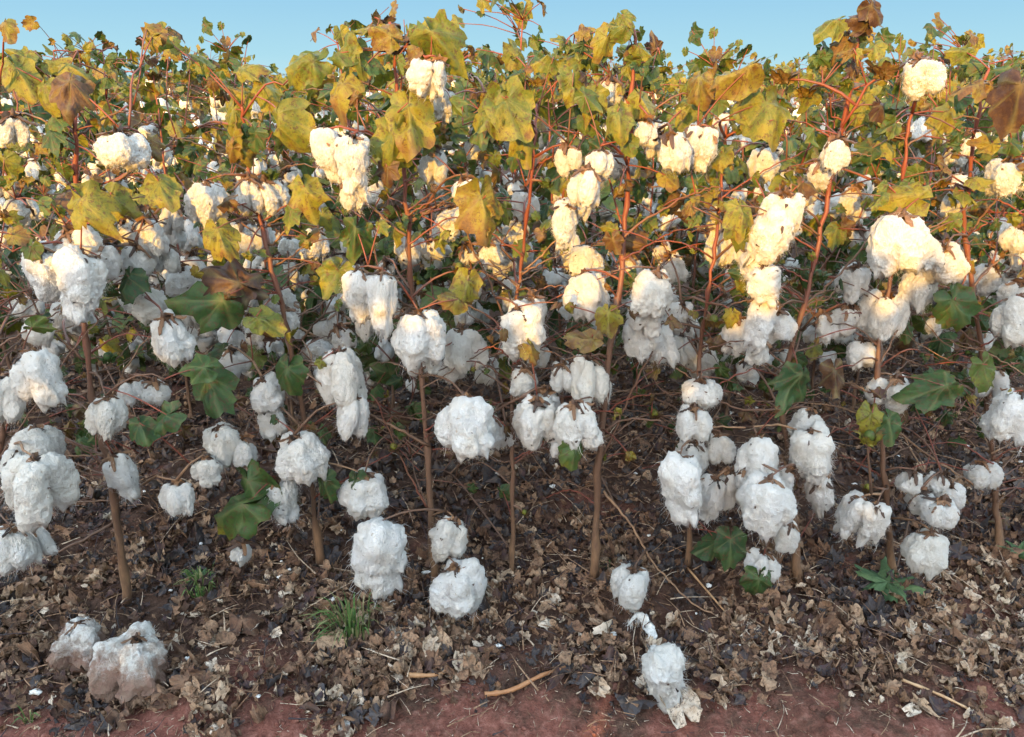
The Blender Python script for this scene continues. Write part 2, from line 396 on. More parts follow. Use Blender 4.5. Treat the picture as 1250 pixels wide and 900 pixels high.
def mesh_arrays(me):
    n = len(me.vertices); v = np.zeros(n * 3); me.vertices.foreach_get('co', v)
    return v.reshape(-1, 3), [tuple(p.vertices) for p in me.polygons]
_cache = {}
def arrays(me):
    if me.name not in _cache: _cache[me.name] = mesh_arrays(me)
    return _cache[me.name]

# ------------------------------------------------------------------ a cotton plant
class Plant:
    """level 3 = near, 2 = second and third rows, 1 = farther rows (one mesh)."""
    def __init__(s, base, level):
        s.base = Vector(base); s.level = level; s.nodes = []; s.one = MB() if level == 1 else None; s.root = None
        if level > 1:
            s.root = bpy.data.objects.new('cotton_plant', None); C.objects.link(s.root); s.root.location = s.base
            s.root.empty_display_size = .1
        s.tilt = .28
    def part(s, mb, name): 
        o = mb.build(name, s.root); return o
    def mb(s): return s.one if s.level == 1 else MB()
    def L(s, p): return np.array(Vector(p) - s.base)
    def stem(s, pts, r0=.0062, r1=.0022, rnd=None):
        P = spline([s.L(p) for p in pts], {3: 40, 2: 22, 1: 7}[s.level])
        P += nr.normal(0, .0015, P.shape) * (s.level > 1)
        m = s.mb(); k = {3: 9, 2: 7, 1: 4}[s.level]
        n = len(P); tube(m, P, r0, r1, BARK, np.repeat(np.linspace(.1, 1.0, n) if rnd is None else np.full(n, rnd), k), k, .17, s.level == 3)
        s.nodes += [tuple(p) for p in P]; s.stemP = P
        if s.level > 1: s.part(m, 'stem')
    def near(s, p, below=0.0):
        q = np.array(s.nodes); d = np.linalg.norm(q - p, axis=1) + nr.random(len(q)) * .035 + np.where(q[:, 2] > p[2] + .03, 2.2 * (q[:, 2] - p[2]), 0)
        return q[int(np.argmin(d))]
    def branch(s, a, b, sag=0.15, r0=.0028, r1=.0014, register=True, rnd=None):
        a = np.array(a); b = np.array(b); d = np.linalg.norm(b - a)
        if d < .012: return
        k = max(3, int(d / .02)) if s.level > 1 else 4
        m1 = a + (b - a) * .35 + np.array([rng.uniform(-.06, .06) * d, rng.uniform(-.06, .06) * d, sag * d * rng.uniform(.5, 1.3)])
        m2 = a + (b - a) * .7 + np.array([rng.uniform(-.06, .06) * d, rng.uniform(-.06, .06) * d, sag * d * rng.uniform(.6, 1.3)])
        P = spline([a, m1, m2, b], k)
        m = s.mb(); tube(m, P, r0, r1, BARK, (rng.uniform(.05, .45) + .5 * min(1, max(0, (b[2] - .45) / .5))) if rnd is None else rnd, {3: 6, 2: 5, 1: 3}[s.level])
        if register: s.nodes += [tuple(p) for p in P[len(P) // 3:]]
        if s.level > 1: s.part(m, 'branch')
    def twig(s, pts, r0=.0026, r1=.0010, rnd=.2):
        P = spline([s.L(p) for p in pts], 6 * len(pts)); P += nr.normal(0, .0012, P.shape)
        m = s.mb(); tube(m, P, r0, r1, BARK, rnd, 6); s.nodes += [tuple(p) for p in P[::3]]; s.part(m, 'branch')
    def boll(s, c, wd, ht, shape=None, tilt=None, connect=True):
        c = s.L(c); shape = shape or ('long' if ht > 1.45 * wd else ('round' if ht < 1.02 * wd else 'hang'))
        base = {'hang': (.78, .98), 'long': (.62, 1.12), 'round': (.92, .78)}[shape]
        lib, bl = {3: (BOLL_HI, BURR_HI), 2: (BOLL_MID, BURR_LO), 1: (BOLL_LO if s.hi1 else BOLL_FAR, BURR_LO)}[s.level] if s.level == 1 else {3: (BOLL_HI, BURR_HI), 2: (BOLL_MID, BURR_LO)}[s.level]
        me = rng.choice(lib[shape]); bm_ = rng.choice(bl)
        tx, ty = tilt if tilt else (rng.gauss(0, s.tilt), rng.gauss(0, s.tilt))
        M = Matrix.Translation(Vector(c)) @ Matrix.Rotation(tx, 4, 'X') @ Matrix.Rotation(ty, 4, 'Y') @ Matrix.Diagonal((wd / base[0], wd / base[0], ht / base[1], 1)) @ Matrix.Rotation(rng.uniform(0, 2 * PI), 4, 'Z')
        top = M @ Vector((0, 0, .40 if shape != 'round' else .30))
        bs = rng.uniform(.056, .076); Mb = Matrix.Translation(Vector((0, 0, .42 if shape != 'round' else .33))) @ Matrix.Diagonal((bs * base[0] / wd, bs * base[0] / wd, bs * base[1] / ht, 1))
        if connect: s.branch(s.near(np.array(top)), tuple(top + Vector((0, 0, .012))), .10)
        if s.level == 1:
            for mesh_, mm in ((me, M), (bm_, M @ Mb)):
                if mesh_ is bm_ and not s.hi1: continue
                v, f = arrays(mesh_); A = np.array(mm)
                s.one.add(v @ A[:3, :3].T + A[:3, 3], f, LINT if mesh_ is me else BURR, .5 if mesh_ is me else rng.random())
            return
        o = bpy.data.objects.new('boll', me); C.objects.link(o); o.parent = s.root; o.matrix_basis = M
        b = bpy.data.objects.new('burr', bm_); C.objects.link(b); b.parent = o; b.matrix_basis = Mb
    def leaf(s, pos, tip, nrm, size, col, node=True, **k):
        pos = s.L(pos); m = s.mb(); res = {3: 4, 2: 3, 1: 2}[s.level]
        nd = s.near(np.array(pos)) if node else None
        if nd is not None and np.linalg.norm(nd - pos) > .16: s.branch(nd, tuple(nd + (pos - nd) * .6), .15, .002, .0012); nd = nd + (pos - nd) * .6
        put_leaf(m, pos, tip, nrm, size, col, res=res, node=nd, **k)
        if s.level > 1: s.part(m, 'leaf')
    def bud(s, c, size, col):
        c = s.L(c); m = s.mb(); s.branch(s.near(np.array(c)), tuple(c), .1)
        for k in range(5):
            ph = k * 1.257 + rng.random(); t = Vector((math.cos(ph) * .5, math.sin(ph) * .5, 1)); n_ = Vector((math.cos(ph), math.sin(ph), .2))
            put_leaf(m, Vector(c) + Vector((math.cos(ph), math.sin(ph), 0)) * size * .28, t, n_, size * .95, col, lobed=.9, fold=-.3, droop=-.9, rough=.5, res=4)
        v, f = ICO[3]; m.add(v * size * .36 * np.array([1, 1, 1.25]) + c + np.array([0, 0, size * .3]), f, LEAF, min(1, col * .6))
        if s.level > 1: s.part(m, 'bud')

def rand_leaf_dirs():
    tip = Vector((rng.gauss(0, .6), rng.gauss(-.15, .45), rng.gauss(-.55, .5)))
    nrm = Vector((rng.gauss(-.15, .6), rng.gauss(-.75, .5), rng.gauss(.65, .5)))
    return tip, nrm
def leaf_colour(zrel):
    r = rng.random()
    if r < .36: return rng.uniform(.05, .38)
    if r < .72: return rng.uniform(.38, .62)
    if r < .86: return rng.uniform(.62, .78)
    return rng.uniform(.78, 1)
def generic(level, hi1=True, height=1.05):
    p = Plant((0, 0, 0), level); p.hi1 = hi1
    h = height * rng.uniform(.93, 1.07); lx, ly = rng.gauss(0, .05), rng.gauss(0, .05)
    p.stem([(0, 0, -.03), (lx * .3, ly * .3, h * .3), (lx * .5 + rng.gauss(0, .015), ly * .8, h * .65), (lx, ly, h * .97)], .0058, .0018)
    nb = {3: 12, 2: rng.randint(23, 27), 1: rng.randint(18, 22) if hi1 else 9}[level]
    for k in range(nb):
        z = rng.uniform(.18, .84) * h
        if level == 1 and not hi1: z = rng.uniform(.55, .90) * h
        a = rng.uniform(0, 2 * PI); rad = rng.uniform(.04, .22) * (1.1 - .5 * z / h)
        wd = rng.uniform(.036, .064); p.boll((lx * z / h + rad * math.cos(a), rad * math.sin(a), z), wd, wd * rng.uniform(.9, 1.7))
    nl = {3: 20, 2: 84, 1: 76 if hi1 else 56}[level]
    for k in range(nl):
        z = (1 - abs(rng.gauss(0, .33))) * h
        if z < .25 * h or (level == 2 and k % 4 == 0): z = rng.uniform(.15, .6) * h
        a = rng.uniform(0, 2 * PI); rad = rng.uniform(.03, .24) * (1.15 - .6 * (z / h) ** 2)
        t, n_ = rand_leaf_dirs()
        p.leaf((lx * z / h + rad * math.cos(a), rad * math.sin(a), z + rng.uniform(0, .06)), t, n_, rng.uniform(.028, .078) * (1 if z < .88 * h else .65), leaf_colour(z / h) * (.55 if z < .6 * h and rng.random() < .7 else 1),
               lobed=rng.uniform(0, .75), fold=rng.uniform(.2, .9), droop=rng.uniform(.1, 1.3), rough=rng.uniform(.3, 1))
    for k in range({2: 20, 1: 5, 3: 8}[level]):
        z = rng.uniform(.12, .8) * h; a = rng.uniform(0, 2 * PI); L_ = rng.uniform(.08, .24)
        b_ = (lx * z / h + L_ * math.cos(a), L_ * math.sin(a), z + rng.uniform(-.02, .14)); p.branch(p.near(np.array([lx * z / h, 0, z])), b_, .1, .0022, .0009)
        if level > 1:
            t, n_ = rand_leaf_dirs(); p.leaf(b_, t, n_, rng.uniform(.02, .05), rng.choice([.03, .08, .12, .2, .9, .97]), lobed=.7, fold=.6, droop=1.2, rough=1.3)
    if rng.random() < .5 and level > 1: p.bud((lx + rng.uniform(-.05, .05), ly, h * rng.uniform(.9, 1)), .028, rng.uniform(.6, 1))
    if level == 1:
        o = p.one.build('cotton_plant'); return o
    return p.root
def copy_thing(o, parent=None):
    c = o.copy(); C.objects.link(c)
    if parent: c.parent = parent
    for ch in list(o.children): copy_thing(ch, c)
    return c

# ================================================================== THE GROUND
def graded(lo, hi, fine_lo, fine_hi, step):
    a = list(np.arange(fine_lo, fine_hi, step)); s = step; v = fine_lo
    while v > lo: s *= 1.3; v -= s; a.insert(0, v)
    s = step; v = a[-1]
    while v < hi: s *= 1.3; v += s; a.append(v)
    return np.array(a)
gx = graded(-900, 900, -1.9, 1.9, .0125); gy = graded(-60, 1500, .6, 3.2, .0125)
X, Y = np.meshgrid(gx, gy); Z = gh(X, Y)
nx, ny = len(gx), len(gy)
ii = (np.arange(ny - 1)[:, None] * nx + np.arange(nx - 1)[None, :]).ravel()
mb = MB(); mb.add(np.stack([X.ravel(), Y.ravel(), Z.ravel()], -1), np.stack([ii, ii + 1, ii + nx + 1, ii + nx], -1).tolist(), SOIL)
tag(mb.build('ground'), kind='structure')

# leaf litter, twigs and chaff under the row (nobody could count it)
def litter(n, ylo, yhi, xw, smin, smax, edge=True):
    mb = MB()
    for k in range(n):
        y = ylo + (yhi - ylo) * rng.random() ** 1.15; x = rng.uniform(-1, 1) * min(xw, .72 * y + .25)
        if edge:
            e = .99 + .05 * math.sin(x * 4.1 + .6) + .03 * math.sin(x * 11 + 2) + .03 * math.sin(x * 29)
            if rng.random() > (y - e + .05) / .11 + .06: continue
        if float(vnoise(np.array([x * 7 + 3, y * 9, 8.1]))) < -.25 and rng.random() < .65: continue
        z = gh1(x, y); a = rng.uniform(0, 2 * PI); s_ = smin * .7 + (smax * 1.1 - smin * .7) * rng.random() ** 1.9
        tip = (math.cos(a), math.sin(a), rng.gauss(.1, .35)); nrm = (rng.gauss(0, .45), rng.gauss(0, .45), 1)
        c = min(1, max(0, rng.gauss(.46 - .26 * min(1, max(0, (y - 1.25) / .3)), .26) - (.42 if float(vnoise(np.array([x * 5.5, y * 5.5, 3.3]))) > .45 and rng.random() < .8 else 0)))  # litter colour darkens behind the front row, standing in for shade under the canopy
        if rng.random() < .03: s_ *= 1.7
        P, Fc, vein = leaf_geo(s_, rng.uniform(.2, 1), rng.uniform(-.6, .9), rng.uniform(-2.5, 2.8), rng.uniform(.8, 2.2), rng.choice([0, .5, .9, 1.3]), 3 if y < 1.6 else 2, rng.random() * 50)
        W = P @ frame(tip, nrm) + np.array([x, y, z + rng.uniform(.002, .016)])
        mb.add(W, Fc, DRY, c, vein)
    return mb
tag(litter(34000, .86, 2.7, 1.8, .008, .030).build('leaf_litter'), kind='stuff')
tag(litter(3500, 2.6, 5.0, 3.2, .015, .05, False).build('dry_leaf_litter'), kind='stuff')
mb = MB()
for k in range(9000):
    y = rng.uniform(.88, 3.6); x = rng.uniform(-.9 - y * .55, .9 + y * .55); a = rng.uniform(0, PI); L = rng.choice([.02, .03, .04, .06, .10]) * rng.uniform(.6, 1.3)
    if y < 1.0 and (rng.random() < .4 or L > .08): continue
    z = gh1(x, y) + rng.uniform(.003, .022); d = np.array([math.cos(a), math.sin(a), rng.gauss(0, .18)]) * L
    p0 = np.array([x, y, z]); mid = p0 + d * .5 + nr.normal(0, .07, 3) * L + np.array([0, 0, .05 * L])
    tube(mb, spline([p0, mid, p0 + d], 5), rng.uniform(.0005, .0018), .0005, DRY, rng.choice([.1, .25, .4, .6, .6, .85]) , 4)
for k in range(2200):                                    # fine chaff on the bare soil
    y = rng.uniform(.82, 1.15); x = rng.uniform(-.85, .85); a = rng.uniform(0, PI); L = rng.uniform(.004, .022); z = gh1(x, y) + .0015
    p0 = np.array([x, y, z]); d = np.array([math.cos(a), math.sin(a), rng.gauss(0, .08)]) * L
    tube(mb, [p0, p0 + d * .5 + nr.normal(0, .05, 3) * L, p0 + d], rng.uniform(.0004, .0009), .0003, DRY, rng.choice([.2, .5, .7, .85, .95]), 3)
tag(mb.build('twig_litter'), kind='stuff')
mb = MB()
for k in range(3500):                                     # small clods and crumbs of soil
    y = rng.uniform(.82, 1.7); x = rng.uniform(-1.2, 1.2); s_ = rng.uniform(.001, .004) * (1 if rng.random() < .93 else 2.6)
    v, f = ICO[2]; v = v * s_ * (1 + .35 * vnoise(v * 1.7 + k)[:, None]) * np.array([1, 1, .7]); mb.add(v + np.array([x, y, gh1(x, y) + s_ * .3]), f, SOIL)
tag(mb.build('soil_crumbs'), kind='stuff')
mb = MB()
for k in range(150):                                     # scraps of lint caught in the litter
    y = rng.uniform(.95, 3.0); x = rng.uniform(-.8 - y * .5, .8 + y * .5); s_ = rng.uniform(.002, .006)
    v, f = ICO[3]; v = v * s_ * (1 + .5 * fbm(v * 1.9 + k, 2)[:, None]) * np.array([rng.uniform(.6, 1.6), 1, .6]); mb.add(v + np.array([x, y, gh1(x, y) + .012]), f, LINT)
tag(mb.build('lint_scraps'), kind='stuff')

# ================================================================== FRONT ROW (read off the photograph, placed at their own depth)
GRP = 'cotton plants of the front row'
STEMS = [
 # label, base depth, stem polyline (photo px, depth offset), r0
 ('cotton plant at the left end of the front row, loaded with low white bolls', [(-25, 745), (-12, 640), (2, 520), (-8, 400), (-20, 280), (-30, 160)], .0062),
 ('front cotton plant with thick orange brown stem and a drooping cluster of wide bolls', [(152, 725), (138, 600), (116, 500), (103, 400), (95, 300), (92, 150), (86, 112)], .0068),
 ('front cotton plant with bright red leaning stem and large mottled yellow leaves', [(392, 690), (372, 520), (345, 380), (318, 270), (300, 185), (296, 130)], .0060),
 ('tall front cotton plant with pointed leaves against the sky and big low hanging bolls', [(530, 708), (522, 560), (512, 440), (503, 360), (497, 260), (490, 160), (480, 60), (476, 25)], .0056),
 ('thin cotton plant between two thicker stems with warm yellow bolls halfway up', [(625, 698), (626, 560), (628, 400), (640, 300), (652, 190), (655, 125)], .0042),
 ('front cotton plant with straight light brown trunk and dark red upper stem', [(725, 713), (732, 560), (745, 420), (757, 350), (765, 250), (770, 140), (774, 32)], .0072),
 ('front cotton plant with short red stem behind the long trailing tail of lint', [(838, 700), (850, 560), (855, 430), (868, 340), (880, 230), (886, 150)], .0050),
 ('tallest leaning cotton plant, its reddish tip and dark leaves reaching the top edge', [(975, 715), (962, 560), (955, 470), (985, 360), (1010, 240), (1035, 120), (1054, 8)], .0060),
 ('front cotton plant with a round sunlit boll at its top beside a spiky bud', [(1092, 705), (1078, 560), (1072, 430), (1095, 300), (1105, 190), (1118, 110)], .0052),
 ('cotton plant near the right edge with orange brown top leaf and grey green leaves', [(1225, 668), (1212, 560), (1195, 400), (1178, 280), (1188, 180), (1204, 85)], .0062),
 ('cotton plant cut off by the right edge with a dark purple leaf', [(1268, 690), (1262, 560), (1268, 400), (1262, 250), (1268, 120)], .0058),
]
plants = []
for i, (lab, poly, r0) in enumerate(STEMS):
    Yb = min(1.40, max(1.22, ground_Y(poly[0][1])))
    b = at(*poly[0], Yb); base = Vector((b.x, b.y, gh1(b.x, b.y) - .01))
    p = Plant(base, 3); p.Y = Yb
    pts = [base] + [at(x, y, Yb + rng.uniform(-.03, .03)) for x, y in poly[1:]]
    p.stem(pts, r0, .0022); p.poly = poly
    tag(p.root, lab, 'cotton plant', GRP); plants.append(p)
def stem_x(p, py):
    P = p.poly
    if py >= P[0][1]: return P[0][0]
    for (x0, y0), (x1, y1) in zip(P, P[1:]):
        if y1 <= py <= y0: return x0 + (x1 - x0) * (y0 - py) / (y0 - y1)
    return P[-1][0]
def owner(px, py):
    return min(plants, key=lambda p: abs(stem_x(p, py) - px) + max(0, p.poly[-1][1] - py) * .4)

# extra dead twigs and long bare branches: plant, px polyline, depth offsets
for i, pl, dz, r in [
    (1, [(135, 640), (90, 665), (40, 688), (0, 705)], -.10, .003), (5, [(736, 600), (770, 640), (800, 690), (850, 740), (905, 782)], -.14, .0028),
    (7, [(955, 560), (1000, 545), (960, 520), (905, 522), (850, 520)], -.05, .003), (7, [(960, 500), (905, 500), (860, 478)], -.04, .0024),
    (9, [(1200, 600), (1140, 560), (1080, 520), (1010, 495), (900, 488)], -.02, .0026), (9, [(1190, 480), (1110, 440), (1050, 430), (985, 438)], .0, .0022),
    (3, [(524, 545), (480, 520), (450, 505), (405, 480), (375, 455)], -.06, .003), (3, [(520, 620), (490, 560), (455, 480)], -.03, .0024),
    (2, [(365, 560), (310, 545), (262, 545), (215, 560)], -.05, .0024), (1, [(118, 560), (170, 590), (205, 640)], .02, .002),
    (5, [(735, 560), (770, 480), (800, 420), (808, 395)], -.02, .0026), (5, [(733, 530), (765, 512), (810, 515)], -.04, .003),
    (1, [(104, 440), (60, 400), (20, 330), (-5, 300)], .0, .0022), (1, [(118, 520), (160, 440), (200, 390)], .03, .002),
    (1, [(98, 250), (150, 215), (195, 185), (215, 165)], -.02, .003), (2, [(330, 300), (350, 280), (375, 255)], -.02, .0022), (4, [(628, 420), (600, 350), (575, 300), (570, 270)], -.04, .0026),
    (7, [(985, 370), (1030, 330), (1075, 270), (1100, 230)], .02, .0024), (3, [(497, 290), (450, 250), (415, 215)], .0, .0024),
    (8, [(1072, 450), (1110, 380), (1160, 330)], .03, .0022), (9, [(1180, 290), (1215, 245), (1250, 210)], -.02, .0024), (7, [(960, 640), (975, 580), (1020, 520)], -.12, .002),
    (5, [(760, 290), (800, 260), (850, 235), (880, 228)], .0, .0026), (4, [(640, 330), (672, 300), (700, 262), (712, 240)], -.02, .002), (0, [(0, 560), (40, 500), (95, 420), (130, 380)], .0, .002)]:
    p = plants[i]; n = len(pl)
    pts = [at(x, y, p.Y + (dz * k / (n - 1)) + rng.uniform(-.01, .01)) for k, (x, y) in enumerate(pl)]
    pts = [Vector((q.x, q.y, max(q.z, gh1(q.x, q.y) + .012))) for q in pts]
    p.twig(pts, r, r * .45, rng.uniform(.05, .6))

BOLLS = """
62 332 58 74 -.10|100 348 58 92 -.14|94 300 62 44 -.06|128 318 36 40 -.05|5 490 46 62 -.1|46 462 56 74 -.12|48 405 36 34 -.02|46 542 60 42 -.05|48 595 76 90 -.16|20 578 32 58 -.1|16 672 50 62 -.14|44 664 34 44 -.1
130 506 46 42 -.12|151 582 38 74 -.06|164 478 36 30 .0|190 480 32 30 .0|210 416 50 64 -.06|272 540 52 46 -.10|299 552 30 42 -.1|252 574 36 36 -.05|218 608 44 40 -.08|286 442 34 40 .0|325 482 42 46 -.06|333 515 34 40 -.04
366 558 54 60 -.12|344 610 46 74 -.1|295 674 24 34 -.12|418 462 54 74 -.1|430 508 40 56 -.12|398 470 30 50 -.05|444 602 52 52 -.08|461 678 68 112 -.16|549 655 50 54 -.10|557 718 64 70 -.16
440 362 46 82 -.1|466 370 40 96 -.12|496 402 24 44 -.02|513 412 58 66 -.12|528 440 26 40 -.05|566 428 52 58 .06|552 450 34 34 .1|568 520 74 76 -.16|601 530 32 44 -.08|618 532 24 30 .0
637 410 54 86 -.1|652 378 34 36 -.02|715 360 50 56 .05|640 466 36 40 -.06|655 514 60 76 -.14|687 462 32 36 -.04|720 466 44 60 -.06|705 522 54 64 -.14|668 490 30 34 -.08|682 546 30 28 -.12|735 478 26 40 .0
770 714 56 50 -.14|797 360 56 64 -.1|790 388 40 50 -.06|782 412 42 48 .0|806 424 40 52 .0|826 390 34 50 .03
855 480 50 36 -.06|845 516 52 42 -.1|832 594 56 96 -.18|870 612 36 70 -.12|842 560 44 50 -.06|925 562 50 62 -.1|936 614 60 72 -.18|990 560 52 96 -.08|892 596 40 54 -.1|984 520 40 44 .0|962 656 34 42 -.14|932 692 38 40 -.14|1002 604 34 66 -.06|878 548 36 40 -.05|910 590 34 60 -.1|955 590 30 50 -.08
1040 632 42 66 -.1|1064 640 38 70 -.12|1110 590 30 30 -.04|1146 626 44 36 -.1|1156 604 40 32 -.04|1130 672 46 52 -.12|1198 580 42 32 .02|1124 612 30 30 -.03|1144 590 26 26 .0
1236 510 60 70 -.1|1214 470 34 40 .0|1086 480 56 48 -.02|1078 384 62 58 .02|1052 432 32 34 .02|1238 392 50 60 -.04|1240 360 40 34 .05|1196 450 26 36 .04
938 292 56 82 -.16|922 330 42 60 -.12|934 352 40 60 -.12|927 394 38 84 -.1|955 258 54 50 -.1|898 410 38 52 -.05|950 398 36 40 -.05|912 312 30 44 -.06|924 430 26 34 -.06|960 280 30 44 -.05
1098 298 64 74 -.14|1154 322 44 48 -.1|1120 350 46 44 .02|1130 312 34 40 -.06|1232 216 60 44 -.02|1240 292 36 34 .04
514 98 34 50 -.1|534 98 32 50 -.1|540 132 28 44 -.02|530 202 38 44 .02|406 190 44 66 -.1|432 204 46 84 -.14|430 238 34 40 -.08|150 184 62 44 -.12|252 246 50 44 -.04|305 240 34 44 -.02|330 240 40 40 .0|570 234 44 32 -.08|549 270 30 34 .06
688 276 34 62 -.12|715 230 38 44 -.12|731 200 36 32 -.1|696 196 36 32 -.06|706 250 30 36 -.08|789 164 28 34 -.08|822 186 34 46 -.1|846 178 28 44 -.1|862 184 30 52 -.1|802 180 26 30 -.02|744 114 36 34 .0|760 134 20 28 .02|1125 96 50 50 -.12|1020 190 30 38 -.1|1000 215 30 44 .0
16 160 30 34 .0|2 225 30 40 .02|184 292 40 50 .04|168 318 34 40 .02|210 268 30 34 .06|225 345 40 40 .06|182 372 40 46 .04|205 318 30 30 .08|300 292 40 44 .08|352 392 28 30 .02|1165 250 30 40 .06|1040 345 40 50 .06|1030 390 34 36 .08|1010 400 28 34 .08
715 320 40 40 .12|880 300 40 50 .12|600 310 34 34 .12|570 350 36 40 .14|385 300 34 40 .12|820 330 34 40 .12|1200 340 34 36 .12|20 260 30 34 .1|500 300 34 40 .12|760 200 30 30 .12|640 250 34 34 .12
"""
todo = []
for ln in BOLLS.strip().splitlines():
    for t in ln.split('|'):
        px, py, wd, ht, dy = [float(q) for q in t.split()]
        p = owner(px, py - ht * .3)
        todo.append((abs(stem_x(p, py) - px) - py * .0, px, py, wd, ht, dy, p))
for k in range(95):                                      # small bolls deep inside the row
    px = rng.uniform(0, 1250); py = rng.triangular(190, 470, 380); p = owner(px, py); wd = rng.uniform(20, 36)
    todo.append((abs(stem_x(p, py) - px), px, py, wd, wd * rng.uniform(.85, 1.5), rng.uniform(.12, .42), p))
todo.sort(key=lambda t: t[0])
for _, px, py, wd, ht, dy, p in todo:
    p.tilt = .15 if dy < .1 else .28
    Yd = p.Y + dy * .9; lim = ground_Y(min(899, py + ht * .5)) - .03
    Yd = min(Yd, lim); s_ = mpp(px, py, Yd)
    p.boll(at(px, py, Yd), wd * s_ * .95, ht * s_ * .97)

# notable leaves: px py length tip-angle colour lobed fold depth
LEAVES = """
360 80 72 195 .46 .1 .35 -.1|545 62 84 -50 .50 .15 .3 -.1|522 50 50 -110 .55 .2 .6 -.05|596 135 84 -125 .48 .1 .6 -.14|624 140 86 -75 .50 .15 .4 -.15|500 155 96 -85 .60 .5 .4 -.12|420 48 56 60 .44 .2 .5 -.05|462 35 54 150 .72 .3 .5 -.05|486 42 44 -20 .74 .4 .5 .0|440 75 50 -80 .5 .3 .5 -.05
410 120 60 -120 .66 .6 .3 -.06|480 190 84 -95 .54 .4 .6 -.1|30 100 60 -60 .56 .5 .2 -.05|50 122 56 -100 .52 .5 .3 -.06|84 122 66 -90 .90 .6 .4 -.12|118 262 74 -50 .58 .6 .3 -.14|200 236 62 -60 .57 .6 .2 -.1|350 168 80 -85 .56 .6 .5 -.12|376 246 62 -75 .60 .9 .4 -.1|272 296 66 -65 .60 .5 .5 -.12
240 366 92 175 .20 .3 .5 -.12|328 392 56 -20 .50 .2 .4 -.12|262 335 96 160 .95 .8 .4 -.1|290 352 70 -10 .97 .6 .6 -.08|402 345 60 -120 .50 .7 .3 -.08|258 484 84 -70 .16 .4 .4 -.14|232 446 56 170 .22 .4 .4 -.12|188 516 60 -150 .15 .3 .5 -.15|176 530 50 -60 .12 .3 .5 -.13|350 468 60 -95 .20 .1 .5 -.1
270 626 96 195 .24 .3 .4 -.16|308 610 76 -75 .20 .4 .4 -.15|396 602 50 -85 .12 .2 .5 -.12|432 604 50 -100 .1 .2 .5 -.1|432 300 64 -100 .14 .5 .5 -.08|598 268 90 -80 .68 .7 .4 -.16|570 262 60 200 .74 .7 .4 -.1|568 362 60 -100 .64 .5 .6 -.14|545 360 50 160 .72 .4 .5 -.1|700 562 48 -90 .32 .4 .3 -.16
742 396 48 -95 .66 .2 .3 -.1|652 434 36 -60 .74 .3 .6 -.14|706 406 54 170 .78 .4 .5 -.12|756 150 60 -90 .52 .3 .5 -.12|702 105 58 -85 .50 .4 .5 -.08|720 130 50 -110 .56 .4 .4 -.05|908 268 60 -85 .56 .5 .5 -.18|905 288 56 -80 .48 .3 .4 -.16|890 92 72 195 .70 .4 .6 -.12|852 112 60 -100 .72 .4 .6 -.1
940 152 84 -80 .55 .7 .2 -.1|918 140 60 150 .54 .7 .3 -.08|966 478 70 -120 .12 .5 .5 -.1|1022 468 54 -85 .92 .3 .9 -.12|1064 520 50 -95 .58 .3 .7 -.12|1090 526 48 -80 .18 .3 .5 -.12|1130 478 76 195 .14 .4 .5 -.1|1166 468 60 -20 .16 .4 .5 -.1|1212 462 56 -70 .40 .3 .5 -.12|1176 386 70 -60 .20 .6 .3 -.12
1160 380 54 170 .15 .5 .4 -.1|1100 238 70 170 .60 .5 .4 -.1|1188 102 52 185 .76 .1 .5 -.12|1240 135 84 -95 .98 .5 .3 -.14|892 676 56 -95 .08 .3 .4 -.14|862 668 50 200 .10 .4 .4 -.1|925 722 54 -90 .18 .7 .3 -.16|920 600 50 -60 .14 .3 .6 -.08|150 352 54 -100 .1 .5 .4 -.05|186 182 40 -60 .78 .5 .4 -.05
1010 30 50 205 .5 .2 .4 -.08|1045 22 50 160 .95 .4 .5 -.08|1072 18 44 -50 .97 .6 .5 -.1|1030 60 44 -120 .82 .4 .5 -.05|1020 80 44 -90 .5 .4 .4 .0|1000 70 36 160 .46 .3 .4 .0|190 38 40 -20 .74 .5 .4 .0|176 50 36 200 .7 .5 .4 .0|205 60 34 -80 .6 .4 .4 .0|242 72 36 140 .5 .3 .5 .0
750 28 44 160 .45 .4 .4 -.05|766 26 36 -60 .5 .4 .4 -.05|735 60 44 -110 .62 .4 .5 -.05|790 62 36 -30 .5 .4 .5 -.02|700 66 44 160 .46 .4 .5 .0|662 72 44 190 .48 .4 .5 .0|712 52 34 40 .5 .3 .5 .0|640 180 54 -80 .55 .5 .4 -.04|790 130 50 -60 .6 .5 .4 -.05|836 140 50 -120 .5 .5 .4 -.02
20 66 40 150 .52 .4 .4 .0|70 70 40 30 .56 .4 .4 .0|95 85 44 -20 .62 .4 .4 -.02|60 160 60 -100 .3 .5 .4 -.05|150 250 56 -40 .56 .5 .4 -.06|30 60 36 170 .5 .5 .4 .05|1195 75 40 160 .2 .3 .4 .02|1215 85 40 20 .18 .3 .4 .02|1170 62 36 170 .5 .2 .5 .0|1235 80 40 40 .15 .3 .4 .0
6 40 36 -90 .72 .1 .5 -.1|310 80 44 20 .6 .5 .4 .0|330 120 50 -60 .6 .5 .4 .0|280 150 54 -110 .56 .5 .4 .0|290 110 40 150 .62 .5 .4 .0|1150 150 50 -120 .6 .5 .4 .0|1090 180 50 -60 .58 .5 .4 .0|1060 140 54 -80 .6 .5 .4 .0|990 120 50 -100 .55 .5 .4 .0|970 240 54 -60 .5 .5 .4 .05
"""
